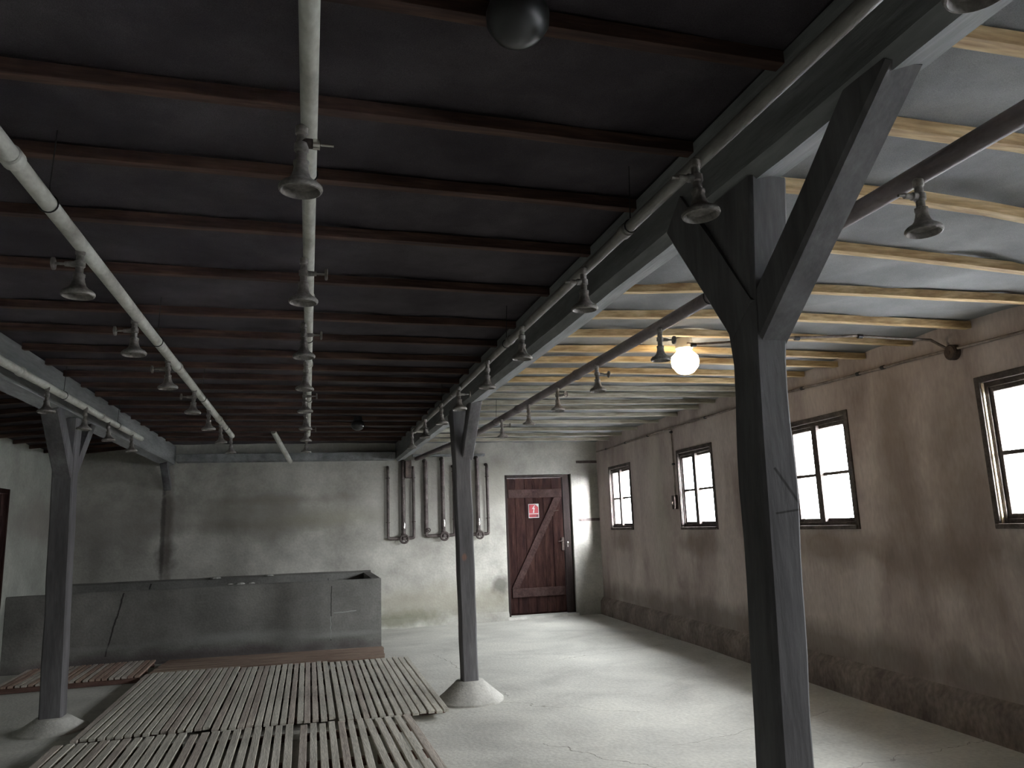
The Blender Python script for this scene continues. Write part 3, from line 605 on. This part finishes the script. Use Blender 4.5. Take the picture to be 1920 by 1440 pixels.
duck(-3.06, -1.71, 9.12, 10.20, 22, .016, [M['slat_r'], M['slat_r'], M['slat_b']], 'reddish duckboard in front of the tub at the far left, behind the left post', .03, .008, top=.075)
duck(-1.62, .90, 9.30, 10.12, 14, .010, [M['slat_x']], 'brown duckboard with crosswise slats lying along the front of the tub', -.07, .008, along='x', top=.06)

# ------------------------------------------------------------------ world and camera
w = bpy.data.worlds.new('overcast sky'); bpy.context.scene.world = w; w.use_nodes = True
bg = w.node_tree.nodes['Background']; bg.inputs[0].default_value = (.97, .965, 1.0, 1); bg.inputs[1].default_value = 22.0
# hazy low sun behind the overcast: a broad brighter zone of sky
nt = w.node_tree; tc = nt.nodes.new('ShaderNodeTexCoord'); nz = nt.nodes.new('ShaderNodeVectorMath'); nz.operation = 'NORMALIZE'; nt.links.new(tc.outputs['Generated'], nz.inputs[0])
sp = nt.nodes.new('ShaderNodeSeparateXYZ'); nt.links.new(nz.outputs[0], sp.inputs[0])
ov = mathn(nt, 'ADD', mathn(nt, 'MULTIPLY', mathn(nt, 'MAXIMUM', sp.outputs[2], 0.0), 80.0), 30.0)     # overcast: brighter overhead
az = mathn(nt, 'ARCTAN2', sp.outputs[0], mathn(nt, 'MULTIPLY', sp.outputs[1], -1.0)); el = mathn(nt, 'ARCSINE', sp.outputs[2])
q1 = mathn(nt, 'POWER', mathn(nt, 'ABSOLUTE', mathn(nt, 'DIVIDE', mathn(nt, 'SUBTRACT', az, .235), .15)), 2.0)
q2 = mathn(nt, 'POWER', mathn(nt, 'ABSOLUTE', mathn(nt, 'DIVIDE', mathn(nt, 'SUBTRACT', el, .17), .30)), 2.0)
e_ = mathn(nt, 'EXPONENT', mathn(nt, 'MULTIPLY', mathn(nt, 'ADD', q1, q2), -1.0))
nt.links.new(mathn(nt, 'ADD', mathn(nt, 'MULTIPLY', e_, 1200.0), ov), bg.inputs[1])
cam = bpy.data.cameras.new('camera'); co = bpy.data.objects.new('camera', cam); C.objects.link(co)
yaw, pitch, roll = [math.radians(v) for v in (15.217, 10.534, -2.077)]
cy_, sy_, cp_, sp_ = math.cos(yaw), math.sin(yaw), math.cos(pitch), math.sin(pitch)
f = Vector((sy_ * cp_, cy_ * cp_, sp_)); r = Vector((cy_, -sy_, 0)); u = r.cross(f)
rr = r * math.cos(roll) + u * math.sin(roll); uu = -r * math.sin(roll) + u * math.cos(roll)
co.matrix_world = Matrix(((rr.x, uu.x, -f.x, 0), (rr.y, uu.y, -f.y, 0), (rr.z, uu.z, -f.z, 1.5), (0, 0, 0, 1)))
cam.sensor_fit = 'HORIZONTAL'; cam.sensor_width = 36; cam.lens = 1416.5 / 1920 * 36; cam.clip_start = .02; cam.clip_end = 200
sc = bpy.context.scene; sc.camera = co
vs = sc.view_settings; vs.view_transform = 'Standard'; vs.look = 'None'; vs.gamma = 1; vs.exposure = 0.0; vs.use_curve_mapping = False
sc.cycles.max_bounces = 10; sc.cycles.diffuse_bounces = 8; sc.cycles.transparent_max_bounces = 8
